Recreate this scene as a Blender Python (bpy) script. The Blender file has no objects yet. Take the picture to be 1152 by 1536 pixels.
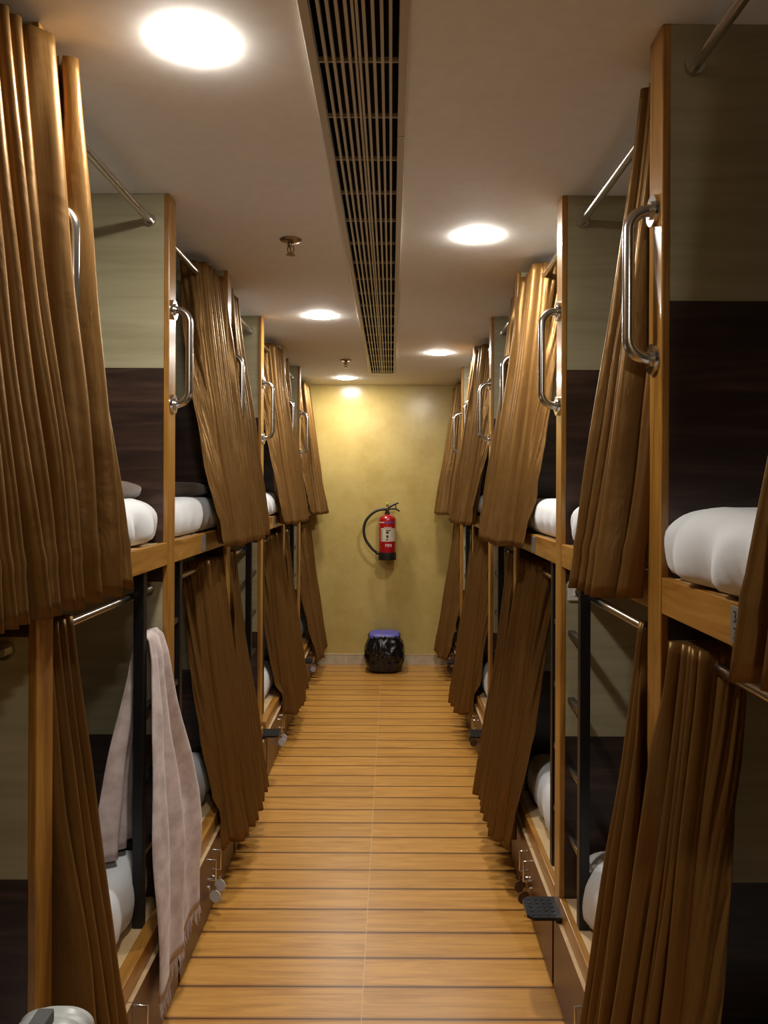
import bpy, bmesh, math, random
from mathutils import Vector, Matrix, noise
PI = math.pi
sc = bpy.context.scene
C = sc.collection
R = math.radians

# ------------------------------------------------------------------ helpers
def link(o, parent=None):
    C.objects.link(o)
    if parent is not None:
        o.parent = parent
    return o

def tag(o, label=None, cat=None, group=None, kind=None):
    if label: o['label'] = label
    if cat: o['category'] = cat
    if group: o['group'] = group
    if kind: o['kind'] = kind
    return o

def empty(name, loc, label, cat, group=None):
    o = bpy.data.objects.new(name, None)
    o.empty_display_size = .05
    o.location = loc
    link(o)
    return tag(o, label, cat, group)

def mesh_obj(name, bm, mat, parent=None, smooth=False, loc=(0, 0, 0), autosmooth=None):
    me = bpy.data.meshes.new(name)
    bmesh.ops.recalc_face_normals(bm, faces=bm.faces[:])
    if smooth:
        for f in bm.faces: f.smooth = True
    if autosmooth:
        for f in bm.faces: f.smooth = True
        for e in bm.edges:
            if len(e.link_faces) == 2 and e.calc_face_angle(0) > R(autosmooth):
                e.smooth = False
    bm.to_mesh(me); bm.free()
    for m in (mat if isinstance(mat, (list, tuple)) else [mat]):
        me.materials.append(m)
    o = bpy.data.objects.new(name, me)
    o.location = loc
    return link(o, parent)

def shared(name, me, parent=None, loc=(0, 0, 0), rot=None):
    o = bpy.data.objects.new(name, me)
    o.location = loc
    if rot: o.rotation_euler = rot
    return link(o, parent)

def struct(name, bm, mat, **k):
    o = mesh_obj(name, bm, mat, **k)
    o['kind'] = 'structure'
    return o

def add_box(bm, x0, x1, y0, y1, z0, z1, bev=0.0, mi=0):
    x0, x1 = min(x0, x1), max(x0, x1); y0, y1 = min(y0, y1), max(y0, y1); z0, z1 = min(z0, z1), max(z0, z1)
    vs = [bm.verts.new(p) for p in ((x0,y0,z0),(x1,y0,z0),(x1,y1,z0),(x0,y1,z0),(x0,y0,z1),(x1,y0,z1),(x1,y1,z1),(x0,y1,z1))]
    fs = [bm.faces.new([vs[i] for i in q]) for q in ((3,2,1,0),(4,5,6,7),(0,1,5,4),(1,2,6,5),(2,3,7,6),(3,0,4,7))]
    for f in fs: f.material_index = mi
    if bev > 0:
        es = set(e for f in fs for e in f.edges)
        bmesh.ops.bevel(bm, geom=list(es), offset=bev, segments=2, profile=.5, affect='EDGES', clamp_overlap=True)

def box(x0, x1, y0, y1, z0, z1, bev=0.0):
    bm = bmesh.new(); add_box(bm, x0, x1, y0, y1, z0, z1, bev); return bm

def add_tube(bm, pts, r, n=12, cap=True, mi=0):
    """tube along a list of points; r scalar or list"""
    pts = [Vector(p) for p in pts]
    rs = r if isinstance(r, (list, tuple)) else [r] * len(pts)
    rings = []
    t0 = (pts[1] - pts[0]).normalized()
    up = Vector((0, 0, 1)) if abs(t0.z) < .9 else Vector((1, 0, 0))
    nrm = t0.cross(up).normalized()
    for i, p in enumerate(pts):
        if i == 0: t = pts[1] - pts[0]
        elif i == len(pts) - 1: t = pts[-1] - pts[-2]
        else: t = (pts[i+1] - pts[i]).normalized() + (pts[i] - pts[i-1]).normalized()
        t.normalize()
        nrm = (nrm - t * nrm.dot(t)).normalized()
        b = t.cross(nrm)
        rings.append([bm.verts.new(p + (nrm * math.cos(2*PI*k/n) + b * math.sin(2*PI*k/n)) * rs[i]) for k in range(n)])
    for a, b in zip(rings, rings[1:]):
        for k in range(n):
            f = bm.faces.new((a[k], a[(k+1) % n], b[(k+1) % n], b[k])); f.material_index = mi
    if cap:
        f = bm.faces.new(rings[0][::-1]); f.material_index = mi
        f = bm.faces.new(rings[-1]); f.material_index = mi

def tube(pts, r, n=12):
    bm = bmesh.new(); add_tube(bm, pts, r, n); return bm

def add_lathe(bm, prof, n=32, c=(0, 0, 0), mi=0, warp=None):
    """profile [(r,z)...] spun about z"""
    rings = []
    for r, z in prof:
        if r < 1e-6:
            rings.append([bm.verts.new((c[0], c[1], c[2] + z))])
        else:
            ring = []
            for k in range(n):
                a = 2*PI*k/n
                rr = r if warp is None else r * warp(a, z)
                ring.append(bm.verts.new((c[0] + rr*math.cos(a), c[1] + rr*math.sin(a), c[2] + z)))
            rings.append(ring)
    for a, b in zip(rings, rings[1:]):
        if len(a) == 1 and len(b) == 1: continue
        for k in range(n):
            q = []
            for v in ([a[0]] if len(a) == 1 else [a[k], a[(k+1) % n]]) + ([b[0]] if len(b) == 1 else [b[(k+1) % n], b[k]]):
                q.append(v)
            f = bm.faces.new(q); f.material_index = mi

def lathe(prof, n=32, **k):
    bm = bmesh.new(); add_lathe(bm, prof, n, **k); return bm

def torus_bm(R0, r, axis='Y', n=20, m=8):
    bm = bmesh.new(); rings = []
    for i in range(n):
        a = 2*PI*i/n; ring = []
        for j in range(m):
            b = 2*PI*j/m
            u, v, w = (R0 + r*math.cos(b))*math.cos(a), (R0 + r*math.cos(b))*math.sin(a), r*math.sin(b)
            ring.append(bm.verts.new({'Y': (u, w, v), 'Z': (u, v, w), 'X': (w, u, v)}[axis]))
        rings.append(ring)
    for i in range(n):
        for j in range(m):
            bm.faces.new((rings[i][j], rings[(i+1) % n][j], rings[(i+1) % n][(j+1) % m], rings[i][(j+1) % m]))
    return bm

def text_bm(txt, size, depth=.0008):
    cu = bpy.data.curves.new('lettering', 'FONT')
    cu.body = txt; cu.size = size; cu.extrude = depth; cu.align_x = 'CENTER'; cu.align_y = 'CENTER'
    o = bpy.data.objects.new('lettering', cu)
    C.objects.link(o)
    dg = bpy.context.evaluated_depsgraph_get()
    me = bpy.data.meshes.new_from_object(o.evaluated_get(dg))
    bm = bmesh.new(); bm.from_mesh(me)
    bpy.data.objects.remove(o); bpy.data.curves.remove(cu); bpy.data.meshes.remove(me)
    return bm

def smooth01(t):
    t = max(0., min(1., t)); return t*t*(3 - 2*t)

# ------------------------------------------------------------------ materials
def new_mat(name):
    m = bpy.data.materials.new(name); m.use_nodes = True
    nt = m.node_tree; b = nt.nodes['Principled BSDF']
    return m, nt, b

def plain(name, col, rough=.5, metal=0., spec=.5, bump=0., bscale=60., coat=0., sheen=0.):
    m, nt, b = new_mat(name)
    b.inputs['Base Color'].default_value = (*col, 1)
    b.inputs['Roughness'].default_value = rough
    b.inputs['Metallic'].default_value = metal
    b.inputs['Specular IOR Level'].default_value = spec
    b.inputs['Coat Weight'].default_value = coat
    b.inputs['Sheen Weight'].default_value = sheen
    N = nt.nodes; L = nt.links
    tc = N.new('ShaderNodeTexCoord')
    no = N.new('ShaderNodeTexNoise'); no.inputs['Scale'].default_value = bscale; no.inputs['Detail'].default_value = 4
    L.new(tc.outputs['Object'], no.inputs['Vector'])
    # slight colour variation
    mix = N.new('ShaderNodeMixRGB'); mix.blend_type = 'MULTIPLY'; mix.inputs['Fac'].default_value = .12
    mix.inputs['Color1'].default_value = (*col, 1)
    L.new(no.outputs['Fac'], mix.inputs['Color2'])
    L.new(mix.outputs['Color'], b.inputs['Base Color'])
    if bump:
        bp = N.new('ShaderNodeBump'); bp.inputs['Strength'].default_value = bump; bp.inputs['Distance'].default_value = .004
        L.new(no.outputs['Fac'], bp.inputs['Height']); L.new(bp.outputs['Normal'], b.inputs['Normal'])
    return m

def wood(name, c1, c2, c3, scale, rough=.4, dist=1.5, spec=.5, bump=.05, coat=0., knots=False):
    """grain: noise stretched by `scale` in object space, coloured along a ramp"""
    m, nt, b = new_mat(name); N = nt.nodes; L = nt.links
    tc = N.new('ShaderNodeTexCoord')
    oi = N.new('ShaderNodeObjectInfo')
    add = N.new('ShaderNodeVectorMath'); add.operation = 'ADD'
    mul = N.new('ShaderNodeVectorMath'); mul.operation = 'SCALE'; mul.inputs[3].default_value = 7.3
    comb = N.new('ShaderNodeCombineXYZ')
    for i in range(3): L.new(oi.outputs['Random'], comb.inputs[i])
    L.new(comb.outputs[0], mul.inputs[0])
    L.new(tc.outputs['Object'], add.inputs[0]); L.new(mul.outputs[0], add.inputs[1])
    mp = N.new('ShaderNodeMapping'); mp.inputs['Scale'].default_value = scale
    L.new(add.outputs[0], mp.inputs['Vector'])
    n1 = N.new('ShaderNodeTexNoise'); n1.inputs['Scale'].default_value = 1; n1.inputs['Detail'].default_value = 6
    n1.inputs['Roughness'].default_value = .6; n1.inputs['Distortion'].default_value = dist
    L.new(mp.outputs[0], n1.inputs['Vector'])
    rp = N.new('ShaderNodeValToRGB')
    e = rp.color_ramp.elements
    e[0].position = .28; e[0].color = (*c1, 1); e[1].position = .72; e[1].color = (*c3, 1)
    k = e.new(.5); k.color = (*c2, 1)
    L.new(n1.outputs['Fac'], rp.inputs['Fac'])
    L.new(rp.outputs['Color'], b.inputs['Base Color'])
    b.inputs['Roughness'].default_value = rough
    b.inputs['Specular IOR Level'].default_value = spec
    b.inputs['Coat Weight'].default_value = coat
    b.inputs['Coat Roughness'].default_value = .15
    if bump:
        bp = N.new('ShaderNodeBump'); bp.inputs['Strength'].default_value = bump; bp.inputs['Distance'].default_value = .003
        L.new(n1.outputs['Fac'], bp.inputs['Height']); L.new(bp.outputs['Normal'], b.inputs['Normal'])
    return m

M = {}
M['post'] = wood('honey_wood_upright', (.20,.085,.014), (.34,.155,.026), (.45,.22,.045), (28,28,2.2), rough=.3, coat=.25)
M['rail'] = wood('honey_wood_level', (.20,.085,.014), (.36,.165,.028), (.46,.23,.05), (30,2.4,26), rough=.33, coat=.15)
M['ply'] = wood('pale_plywood', (.42,.28,.13), (.55,.38,.2), (.62,.45,.26), (6,3,40), rough=.6)
M['beige'] = wood('beige_laminate', (.30,.26,.15), (.36,.32,.195), (.41,.365,.235), (1.6,30,26), rough=.42, bump=.02, dist=.6)
M['dark'] = wood('dark_laminate', (.016,.008,.006), (.040,.020,.013), (.095,.050,.032), (1.8,30,22), rough=.36, bump=.02, dist=.8)
M['door'] = wood('brown_laminate', (.075,.028,.009), (.12,.046,.015), (.16,.066,.023), (40,6,3), rough=.38, bump=.02)
M['gap'] = plain('dark_red_recess', (.05,.008,.006), .7)
M['steel'] = plain('brushed_steel', (.62,.60,.57), .22, 1., bump=.02, bscale=300)
M['chrome'] = plain('chrome', (.75,.73,.7), .12, 1.)
M['black'] = plain('black_painted_steel', (.008,.008,.010), .38, .2)
M['rung'] = plain('worn_dark_steel', (.16,.15,.14), .3, .9, bump=.1, bscale=80)
M['plate'] = plain('checker_black_steel', (.02,.022,.026), .35, .5, bump=.3, bscale=40)
M['num'] = plain('grey_plate', (.30,.29,.27), .4, .5)
M['ink'] = plain('dark_ink', (.015,.012,.01), .5)
M['sheet'] = plain('white_cotton', (.76,.78,.80), .85, bump=.25, bscale=14, sheen=.2)
M['blanket'] = plain('brown_blanket', (.12,.085,.06), .95, bump=.3, bscale=120, sheen=.3)
M['ceil'] = plain('ceiling_paint', (.88,.85,.80), .75, bump=.03, bscale=30)
M['white_plastic'] = plain('white_plastic', (.72,.70,.66), .4)
M['tag_white'] = plain('white_key_tag', (.62,.60,.62), .5)
M['tag_brown'] = plain('brown_key_tag', (.10,.05,.025), .5)
M['vent'] = plain('vent_painted_metal', (.50,.45,.38), .45)
M['duct'] = plain('dark_duct', (.012,.011,.013), .8)
M['brass'] = plain('worn_brass', (.35,.25,.14), .3, .9)
M['red'] = plain('red_enamel', (.34,.008,.010), .25, coat=.5)
M['rubber'] = plain('black_rubber', (.012,.010,.009), .5)
M['binbag'] = plain('black_bin_liner', (.006,.006,.007), .22, bump=1., bscale=22)
M['lid'] = plain('violet_blue_plastic', (.11,.10,.42), .4)
M['label'] = plain('cream_label', (.60,.52,.38), .5)
M['white_ink'] = plain('white_ink', (.85,.82,.78), .5)
M['violet'] = plain('violet_ink', (.14,.06,.22), .5)
M['pale_red'] = plain('pale_red_ink', (.75,.45,.35), .5)
M['gauge'] = plain('yellow_green_plastic', (.40,.42,.08), .3)
M['case'] = plain('pale_grey_shell', (.50,.52,.50), .35)
M['strap'] = plain('dark_grey_webbing', (.10,.10,.095), .8, bump=.4, bscale=250)
M['shell_dark'] = plain('charcoal_plastic', (.03,.03,.03), .5)
M['brown_wall'] = plain('plain_side_wall', (.20,.17,.12), .8)

def lamp_mat():
    m = bpy.data.materials.new('led_diffuser'); m.use_nodes = True
    nt = m.node_tree; nt.nodes.clear()
    e = nt.nodes.new('ShaderNodeEmission'); e.inputs['Color'].default_value = (1, .955, .88, 1); e.inputs['Strength'].default_value = 172
    o = nt.nodes.new('ShaderNodeOutputMaterial'); nt.links.new(e.outputs[0], o.inputs[0])
    return m
M['lamp'] = lamp_mat()

def curtain_mat():
    m, nt, b = new_mat('brown_satin'); N = nt.nodes; L = nt.links
    tc = N.new('ShaderNodeTexCoord')
    uvm = N.new('ShaderNodeMapping'); uvm.inputs['Scale'].default_value = (700, 9, 1)
    L.new(tc.outputs['UV'], uvm.inputs['Vector'])
    n1 = N.new('ShaderNodeTexNoise'); n1.inputs['Scale'].default_value = 1; n1.inputs['Detail'].default_value = 4; n1.inputs['Roughness'].default_value = .6
    L.new(uvm.outputs[0], n1.inputs['Vector'])
    rp = N.new('ShaderNodeValToRGB'); e = rp.color_ramp.elements
    e[0].position = .25; e[0].color = (.122,.056,.014,1); e[1].position = .75; e[1].color = (.19,.094,.025,1)
    L.new(n1.outputs['Fac'], rp.inputs['Fac']); L.new(rp.outputs['Color'], b.inputs['Base Color'])
    b.inputs['Roughness'].default_value = .40
    b.inputs['Metallic'].default_value = .35
    b.inputs['Specular IOR Level'].default_value = .5
    b.inputs['Specular Tint'].default_value = (1, .82, .5, 1)
    # soft creases that break the satin highlight
    cm = N.new('ShaderNodeMapping'); cm.inputs['Scale'].default_value = (16, 7, 1); cm.inputs['Rotation'].default_value = (0, 0, .5)
    L.new(tc.outputs['UV'], cm.inputs['Vector'])
    n2 = N.new('ShaderNodeTexNoise'); n2.inputs['Scale'].default_value = 1; n2.inputs['Detail'].default_value = 3; n2.inputs['Distortion'].default_value = .8
    L.new(cm.outputs[0], n2.inputs['Vector'])
    b1 = N.new('ShaderNodeBump'); b1.inputs['Strength'].default_value = .22; b1.inputs['Distance'].default_value = .02
    L.new(n2.outputs['Fac'], b1.inputs['Height'])
    bp = N.new('ShaderNodeBump'); bp.inputs['Strength'].default_value = .10; bp.inputs['Distance'].default_value = .0015
    L.new(n1.outputs['Fac'], bp.inputs['Height']); L.new(b1.outputs['Normal'], bp.inputs['Normal']); L.new(bp.outputs['Normal'], b.inputs['Normal'])
    return m
M['curtain'] = curtain_mat()

def shawl_mat():
    m, nt, b = new_mat('dusty_pink_wool'); N = nt.nodes; L = nt.links
    tc = N.new('ShaderNodeTexCoord')
    n1 = N.new('ShaderNodeTexNoise'); n1.inputs['Scale'].default_value = 22; n1.inputs['Detail'].default_value = 5
    L.new(tc.outputs['Object'], n1.inputs['Vector'])
    rp = N.new('ShaderNodeValToRGB'); e = rp.color_ramp.elements
    e[0].position = .35; e[0].color = (.46,.36,.345,1); e[1].position = .65; e[1].color = (.64,.54,.52,1)
    L.new(n1.outputs['Fac'], rp.inputs['Fac']); L.new(rp.outputs['Color'], b.inputs['Base Color'])
    b.inputs['Roughness'].default_value = .95; b.inputs['Sheen Weight'].default_value = .3
    n2 = N.new('ShaderNodeTexNoise'); n2.inputs['Scale'].default_value = 260
    L.new(tc.outputs['Object'], n2.inputs['Vector'])
    bp = N.new('ShaderNodeBump'); bp.inputs['Strength'].default_value = .3; bp.inputs['Distance'].default_value = .003
    L.new(n2.outputs['Fac'], bp.inputs['Height']); L.new(bp.outputs['Normal'], b.inputs['Normal'])
    return m
M['shawl'] = shawl_mat()

def wall_mat():
    m, nt, b = new_mat('ochre_textured_wall'); N = nt.nodes; L = nt.links
    tc = N.new('ShaderNodeTexCoord')
    n1 = N.new('ShaderNodeTexNoise'); n1.inputs['Scale'].default_value = 3.5; n1.inputs['Detail'].default_value = 9; n1.inputs['Roughness'].default_value = .65
    L.new(tc.outputs['Object'], n1.inputs['Vector'])
    rp = N.new('ShaderNodeValToRGB'); e = rp.color_ramp.elements
    e[0].position = .3; e[0].color = (.42,.30,.085,1); e[1].position = .7; e[1].color = (.55,.42,.15,1)
    L.new(n1.outputs['Fac'], rp.inputs['Fac']); L.new(rp.outputs['Color'], b.inputs['Base Color'])
    b.inputs['Roughness'].default_value = .22
    b.inputs['Specular IOR Level'].default_value = .4
    n2 = N.new('ShaderNodeTexNoise'); n2.inputs['Scale'].default_value = 55; n2.inputs['Detail'].default_value = 3
    L.new(tc.outputs['Object'], n2.inputs['Vector'])
    bp = N.new('ShaderNodeBump'); bp.inputs['Strength'].default_value = .08; bp.inputs['Distance'].default_value = .003
    L.new(n2.outputs['Fac'], bp.inputs['Height']); L.new(bp.outputs['Normal'], b.inputs['Normal'])
    return m
M['wall'] = wall_mat()

def floor_mat():
    m, nt, b = new_mat('wood_plank_floor'); N = nt.nodes; L = nt.links
    def math_(op, a=None, bb=None):
        n = N.new('ShaderNodeMath'); n.operation = op
        for i, v in enumerate((a, bb)):
            if v is None: continue
            if isinstance(v, (int, float)): n.inputs[i].default_value = v
            else: L.new(v, n.inputs[i])
        return n.outputs[0]
    tc = N.new('ShaderNodeTexCoord')
    sep = N.new('ShaderNodeSeparateXYZ'); L.new(tc.outputs['Object'], sep.inputs[0])
    pitch = .1503
    row = math_('DIVIDE', math_('SUBTRACT', sep.outputs['Y'], 2.314), pitch)
    fr = math_('FRACT', math_('ADD', row, 100.))
    d = math_('ABSOLUTE', math_('SUBTRACT', fr, .5))          # .5 at the line
    line = math_('GREATER_THAN', d, .5 - .026)
    soft = math_('GREATER_THAN', d, .5 - .07)
    rowid = math_('FLOOR', math_('ADD', row, 100.))
    jx = math_('LESS_THAN', math_('ABSOLUTE', math_('ADD', sep.outputs['X'], .083)), .0016)
    side = math_('GREATER_THAN', sep.outputs['X'], -.083)
    cell = math_('ADD', math_('MULTIPLY', rowid, 2.), side)
    wn = N.new('ShaderNodeTexWhiteNoise'); wn.noise_dimensions = '1D'; L.new(cell, wn.inputs['W'])
    # grain
    comb = N.new('ShaderNodeCombineXYZ')
    L.new(math_('ADD', math_('MULTIPLY', sep.outputs['X'], 2.6), math_('MULTIPLY', wn.outputs['Value'], 37.)), comb.inputs[0])
    L.new(math_('MULTIPLY', sep.outputs['Y'], 34.), comb.inputs[1]); L.new(cell, comb.inputs[2])
    n1 = N.new('ShaderNodeTexNoise'); n1.inputs['Scale'].default_value = 1; n1.inputs['Detail'].default_value = 6
    n1.inputs['Roughness'].default_value = .6; n1.inputs['Distortion'].default_value = 1.2
    L.new(comb.outputs[0], n1.inputs['Vector'])
    rp = N.new('ShaderNodeValToRGB'); e = rp.color_ramp.elements
    e[0].position = .22; e[0].color = (.36,.155,.026,1); e[1].position = .62; e[1].color = (.58,.29,.062,1)
    L.new(n1.outputs['Fac'], rp.inputs['Fac'])
    hsv = N.new('ShaderNodeHueSaturation'); L.new(rp.outputs['Color'], hsv.inputs['Color'])
    L.new(math_('ADD', .93, math_('MULTIPLY', wn.outputs['Value'], .14)), hsv.inputs['Value'])
    m1 = N.new('ShaderNodeMixRGB'); m1.inputs['Color2'].default_value = (.22,.085,.018,1)
    L.new(math_('MULTIPLY', soft, .45), m1.inputs['Fac']); L.new(hsv.outputs['Color'], m1.inputs['Color1'])
    m2 = N.new('ShaderNodeMixRGB'); m2.inputs['Color2'].default_value = (.07,.022,.006,1)
    L.new(math_('MULTIPLY', line, .9), m2.inputs['Fac']); L.new(m1.outputs['Color'], m2.inputs['Color1'])
    m3 = N.new('ShaderNodeMixRGB'); m3.inputs['Color2'].default_value = (.62,.42,.2,1)
    L.new(math_('MULTIPLY', jx, .5), m3.inputs['Fac']); L.new(m2.outputs['Color'], m3.inputs['Color1'])
    L.new(m3.outputs['Color'], b.inputs['Base Color'])
    b.inputs['Roughness'].default_value = .34
    b.inputs['Specular IOR Level'].default_value = .45
    bp = N.new('ShaderNodeBump'); bp.inputs['Strength'].default_value = .25; bp.inputs['Distance'].default_value = .002
    L.new(math_('SUBTRACT', math_('MULTIPLY', n1.outputs['Fac'], .25), line), bp.inputs['Height'])
    L.new(bp.outputs['Normal'], b.inputs['Normal'])
    return m
M['floor'] = floor_mat()

def skirt_mat():
    m, nt, b = new_mat('beige_skirting_tile'); N = nt.nodes; L = nt.links
    tc = N.new('ShaderNodeTexCoord')
    sep = N.new('ShaderNodeSeparateXYZ'); L.new(tc.outputs['Object'], sep.inputs[0])
    def mt(op, a, v):
        n = N.new('ShaderNodeMath'); n.operation = op; L.new(a, n.inputs[0]); n.inputs[1].default_value = v; return n.outputs[0]
    fr = mt('FRACT', mt('ADD', mt('DIVIDE', sep.outputs['X'], .30), 10.36), 0.)
    j = mt('LESS_THAN', fr, .03)
    n1 = N.new('ShaderNodeTexNoise'); n1.inputs['Scale'].default_value = 14; n1.inputs['Detail'].default_value = 6
    L.new(tc.outputs['Object'], n1.inputs['Vector'])
    rp = N.new('ShaderNodeValToRGB'); e = rp.color_ramp.elements
    e[0].position = .3; e[0].color = (.40,.33,.22,1); e[1].position = .7; e[1].color = (.54,.46,.33,1)
    L.new(n1.outputs['Fac'], rp.inputs['Fac'])
    mx = N.new('ShaderNodeMixRGB'); mx.inputs['Color2'].default_value = (.6,.52,.4,1)
    L.new(mt('MULTIPLY', j, .7), mx.inputs['Fac']); L.new(rp.outputs['Color'], mx.inputs['Color1'])
    L.new(mx.outputs['Color'], b.inputs['Base Color']); b.inputs['Roughness'].default_value = .35
    return m
M['skirt'] = skirt_mat()

# ------------------------------------------------------------------ layout numbers (metres; camera stands at x=0,y=0)
H = 2.52                    # ceiling
YE = 6.93                   # end wall
YB = -1.6                   # wall behind the camera
XF = {-1: -.700, 1: .533}   # post fronts
DD = {-1: .030, 1: .011}    # how far the locker doors stand proud of the posts
XW = {-1: -2.66, 1: 2.50}   # outer walls
PITCH = .86
P = [.70, 1.56] + [2.454 + PITCH*(k - 2) for k in range(2, 7)]        # partitions
BAY = [(P[k], P[k+1]) for k in range(6)] + [(P[6], YE)]
SIDE = {-1: 'left', 1: 'right'}
ORD = ['nearest', 'second', 'third', 'fourth', 'fifth', 'sixth', 'farthest']
def X(s, d): return XF[s] + s*d
HP = .038                   # half thickness of a post
UB, UT = 1.353, 1.424       # upper rail
LB, LT = .254, .313         # lower rail

def bunk_words(s, k, level):
    if k == 6: return f'the {SIDE[s]} {level} bunk beside the end wall'
    if k == 0: return f'the {SIDE[s]} {level} bunk nearest the camera'
    return f'the {ORD[k]} {SIDE[s]} {level} bunk from the camera'

# ------------------------------------------------------------------ room
VX0, VX1, VY0, VY1 = -.162, .012, .25, 6.15    # vent opening
bm = box(XW[-1], XW[1], YB, YE, -.06, 0); struct('floor', bm, M['floor'])
bm = bmesh.new()
add_box(bm, XW[-1], VX0, YB, YE, H, H+.06); add_box(bm, VX1, XW[1], YB, YE, H, H+.06)
add_box(bm, VX0, VX1, YB, VY0, H, H+.06); add_box(bm, VX0, VX1, VY1, YE, H, H+.06)
struct('ceiling', bm, M['ceil'])
struct('wall_back', box(XW[-1], XW[1], YE, YE+.08, 0, H), M['wall'])
struct('wall_left', box(XW[-1]-.08, XW[-1], YB, YE, 0, H), M['brown_wall'])
struct('wall_right', box(XW[1], XW[1]+.08, YB, YE, 0, H), M['brown_wall'])
struct('wall_front', box(XW[-1], XW[1], YB-.08, YB, 0, H), M['wall'])
sk = struct('baseboard_back', box(X(-1,0), X(1,0), YE-.012, YE, 0, .092, .002), M['skirt'])
struct('trim_1', box(X(-1,0), X(1,0), YE-.014, YE, .092, .100, .002), M['ply'])

# ------------------------------------------------------------------ ceiling vent
v = empty('ceiling_vent', ((VX0+VX1)/2, VY0, H), 'long beige slotted air grille running down the middle of the ceiling', 'vent')
def loc(bm, root):
    bmesh.ops.translate(bm, verts=bm.verts[:], vec=-root.location); return bm
bm = bmesh.new(); fw = .02
for x0, x1 in ((VX0-fw, VX0), (VX1, VX1+fw)):
    y = VY0 - fw
    for ye in (2.0, 3.83, 4.35, VY1+fw):
        add_box(bm, x0, x1, y, ye-.002, H-.008, H+.0, .0015); y = ye
add_box(bm, VX0, VX1, VY0-fw, VY0, H-.008, H, .0015); add_box(bm, VX0, VX1, VY1, VY1+fw, H-.008, H, .0015)
mesh_obj('frame', loc(bm, v), M['vent'], v)
bm = bmesh.new(); n = 10; w = VX1 - VX0
for i in range(1, n):
    x = VX0 + w*i/n; hw = .0033
    if i == n//2:
        for q in (-.0042, .0042): add_box(bm, x+q-.0028, x+q+.0028, VY0, VY1, H-.004, H+.012)
    else:
        add_box(bm, x-hw, x+hw, VY0, VY1, H-.004, H+.012)
y = VY0 + .17
while y < VY1:
    add_box(bm, VX0, VX1, y-.003, y+.003, H+.004, H+.014); y += .2505
mesh_obj('grille', loc(bm, v), M['vent'], v)
bm = bmesh.new()
t = .01
add_box(bm, VX0-t, VX0, VY0, VY1, H+.06, H+.25); add_box(bm, VX1, VX1+t, VY0, VY1, H+.06, H+.25)
add_box(bm, VX0, VX1, VY0-t, VY0, H+.06, H+.25); add_box(bm, VX0, VX1, VY1, VY1+t, H+.06, H+.25)
add_box(bm, VX0-t, VX1+t, VY0-t, VY1+t, H+.25, H+.26)
add_box(bm, VX0, VX0+.001, VY0, VY1, H+.013, H+.06); add_box(bm, VX1-.001, VX1, VY0, VY1, H+.013, H+.06)
add_box(bm, VX0, VX1, VY1-.001, VY1, H+.013, H+.06)
mesh_obj('duct', loc(bm, v), M['duct'], v)

# ------------------------------------------------------------------ ceiling lights and sprinklers
LAMPS = [(-.413, 1.590, 'large round ceiling light nearest the camera, on the left'),
         (.312, 2.81, 'round ceiling light right of the vent, nearer of the two there'),
         (-.383, 4.13, 'round ceiling light left of the vent between the two sprinklers'),
         (.323, 5.256, 'round ceiling light right of the vent, farther of the two there'),
         (-.389, 6.48, 'small round ceiling light closest to the yellow end wall'),
         (.32, -.85, 'round ceiling light behind the camera')]
ring_me = diff_me = None
for x, y, lab in LAMPS:
    r = empty('ceiling_light', (x, y, H), lab, 'ceiling light', 'round ceiling lights')
    if ring_me is None:
        o1 = mesh_obj('trim_ring', lathe([(.0752,-.0002),(.0762,-.0002),(.0762,-.0010),(.0752,-.0012),(.0752,-.0002)], 48), M['white_plastic'], r, smooth=True)
        o2 = mesh_obj('diffuser', lathe([(0,-.009),(.03,-.0088),(.050,-.0082),(.064,-.0065),(.071,-.0042),(.0748,-.002),(.0752,-.0004)], 48), M['lamp'], r, smooth=True)
        ring_me, diff_me = o1.data, o2.data
    else:
        shared('trim_ring', ring_me, r); shared('diffuser', diff_me, r)

first = None
for x, y, lab in ((-.378, 2.86, 'brass sprinkler head on the ceiling, nearer to the camera'), (-.332, 5.56, 'brass sprinkler head on the ceiling, farther from the camera')):
    r = empty('sprinkler', (x, y, H), lab, 'sprinkler', 'ceiling sprinklers')
    if first is None:
        a = mesh_obj('cover_plate', lathe([(.0,-.001),(.040,-.001),(.041,-.003),(.034,-.008),(.020,-.011),(.010,-.012),(0,-.012)], 32), M['brass'], r, smooth=True)
        b = mesh_obj('stem', lathe([(.010,-.012),(.012,-.016),(.012,-.026),(.009,-.028),(.006,-.030),(.006,-.034),(0,-.034)], 20), M['brass'], r, smooth=True)
        bm = bmesh.new()
        for sx in (-1, 1):
            add_tube(bm, [(sx*.009,0,-.026),(sx*.012,0,-.036),(sx*.010,0,-.046),(sx*.002,0,-.054)], .0025, 8)
        add_tube(bm, [(0,0,-.034),(0,0,-.05)], .003, 8)
        add_lathe(bm, [(0,-.053),(.006,-.054),(.016,-.056),(.017,-.058),(0,-.058)], 20)
        c = mesh_obj('deflector', bm, M['brass'], r, smooth=False)
        first = (a.data, b.data, c.data)
    else:
        for nme, me in zip(('cover_plate', 'stem', 'deflector'), first): shared(nme, me, r)

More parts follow.
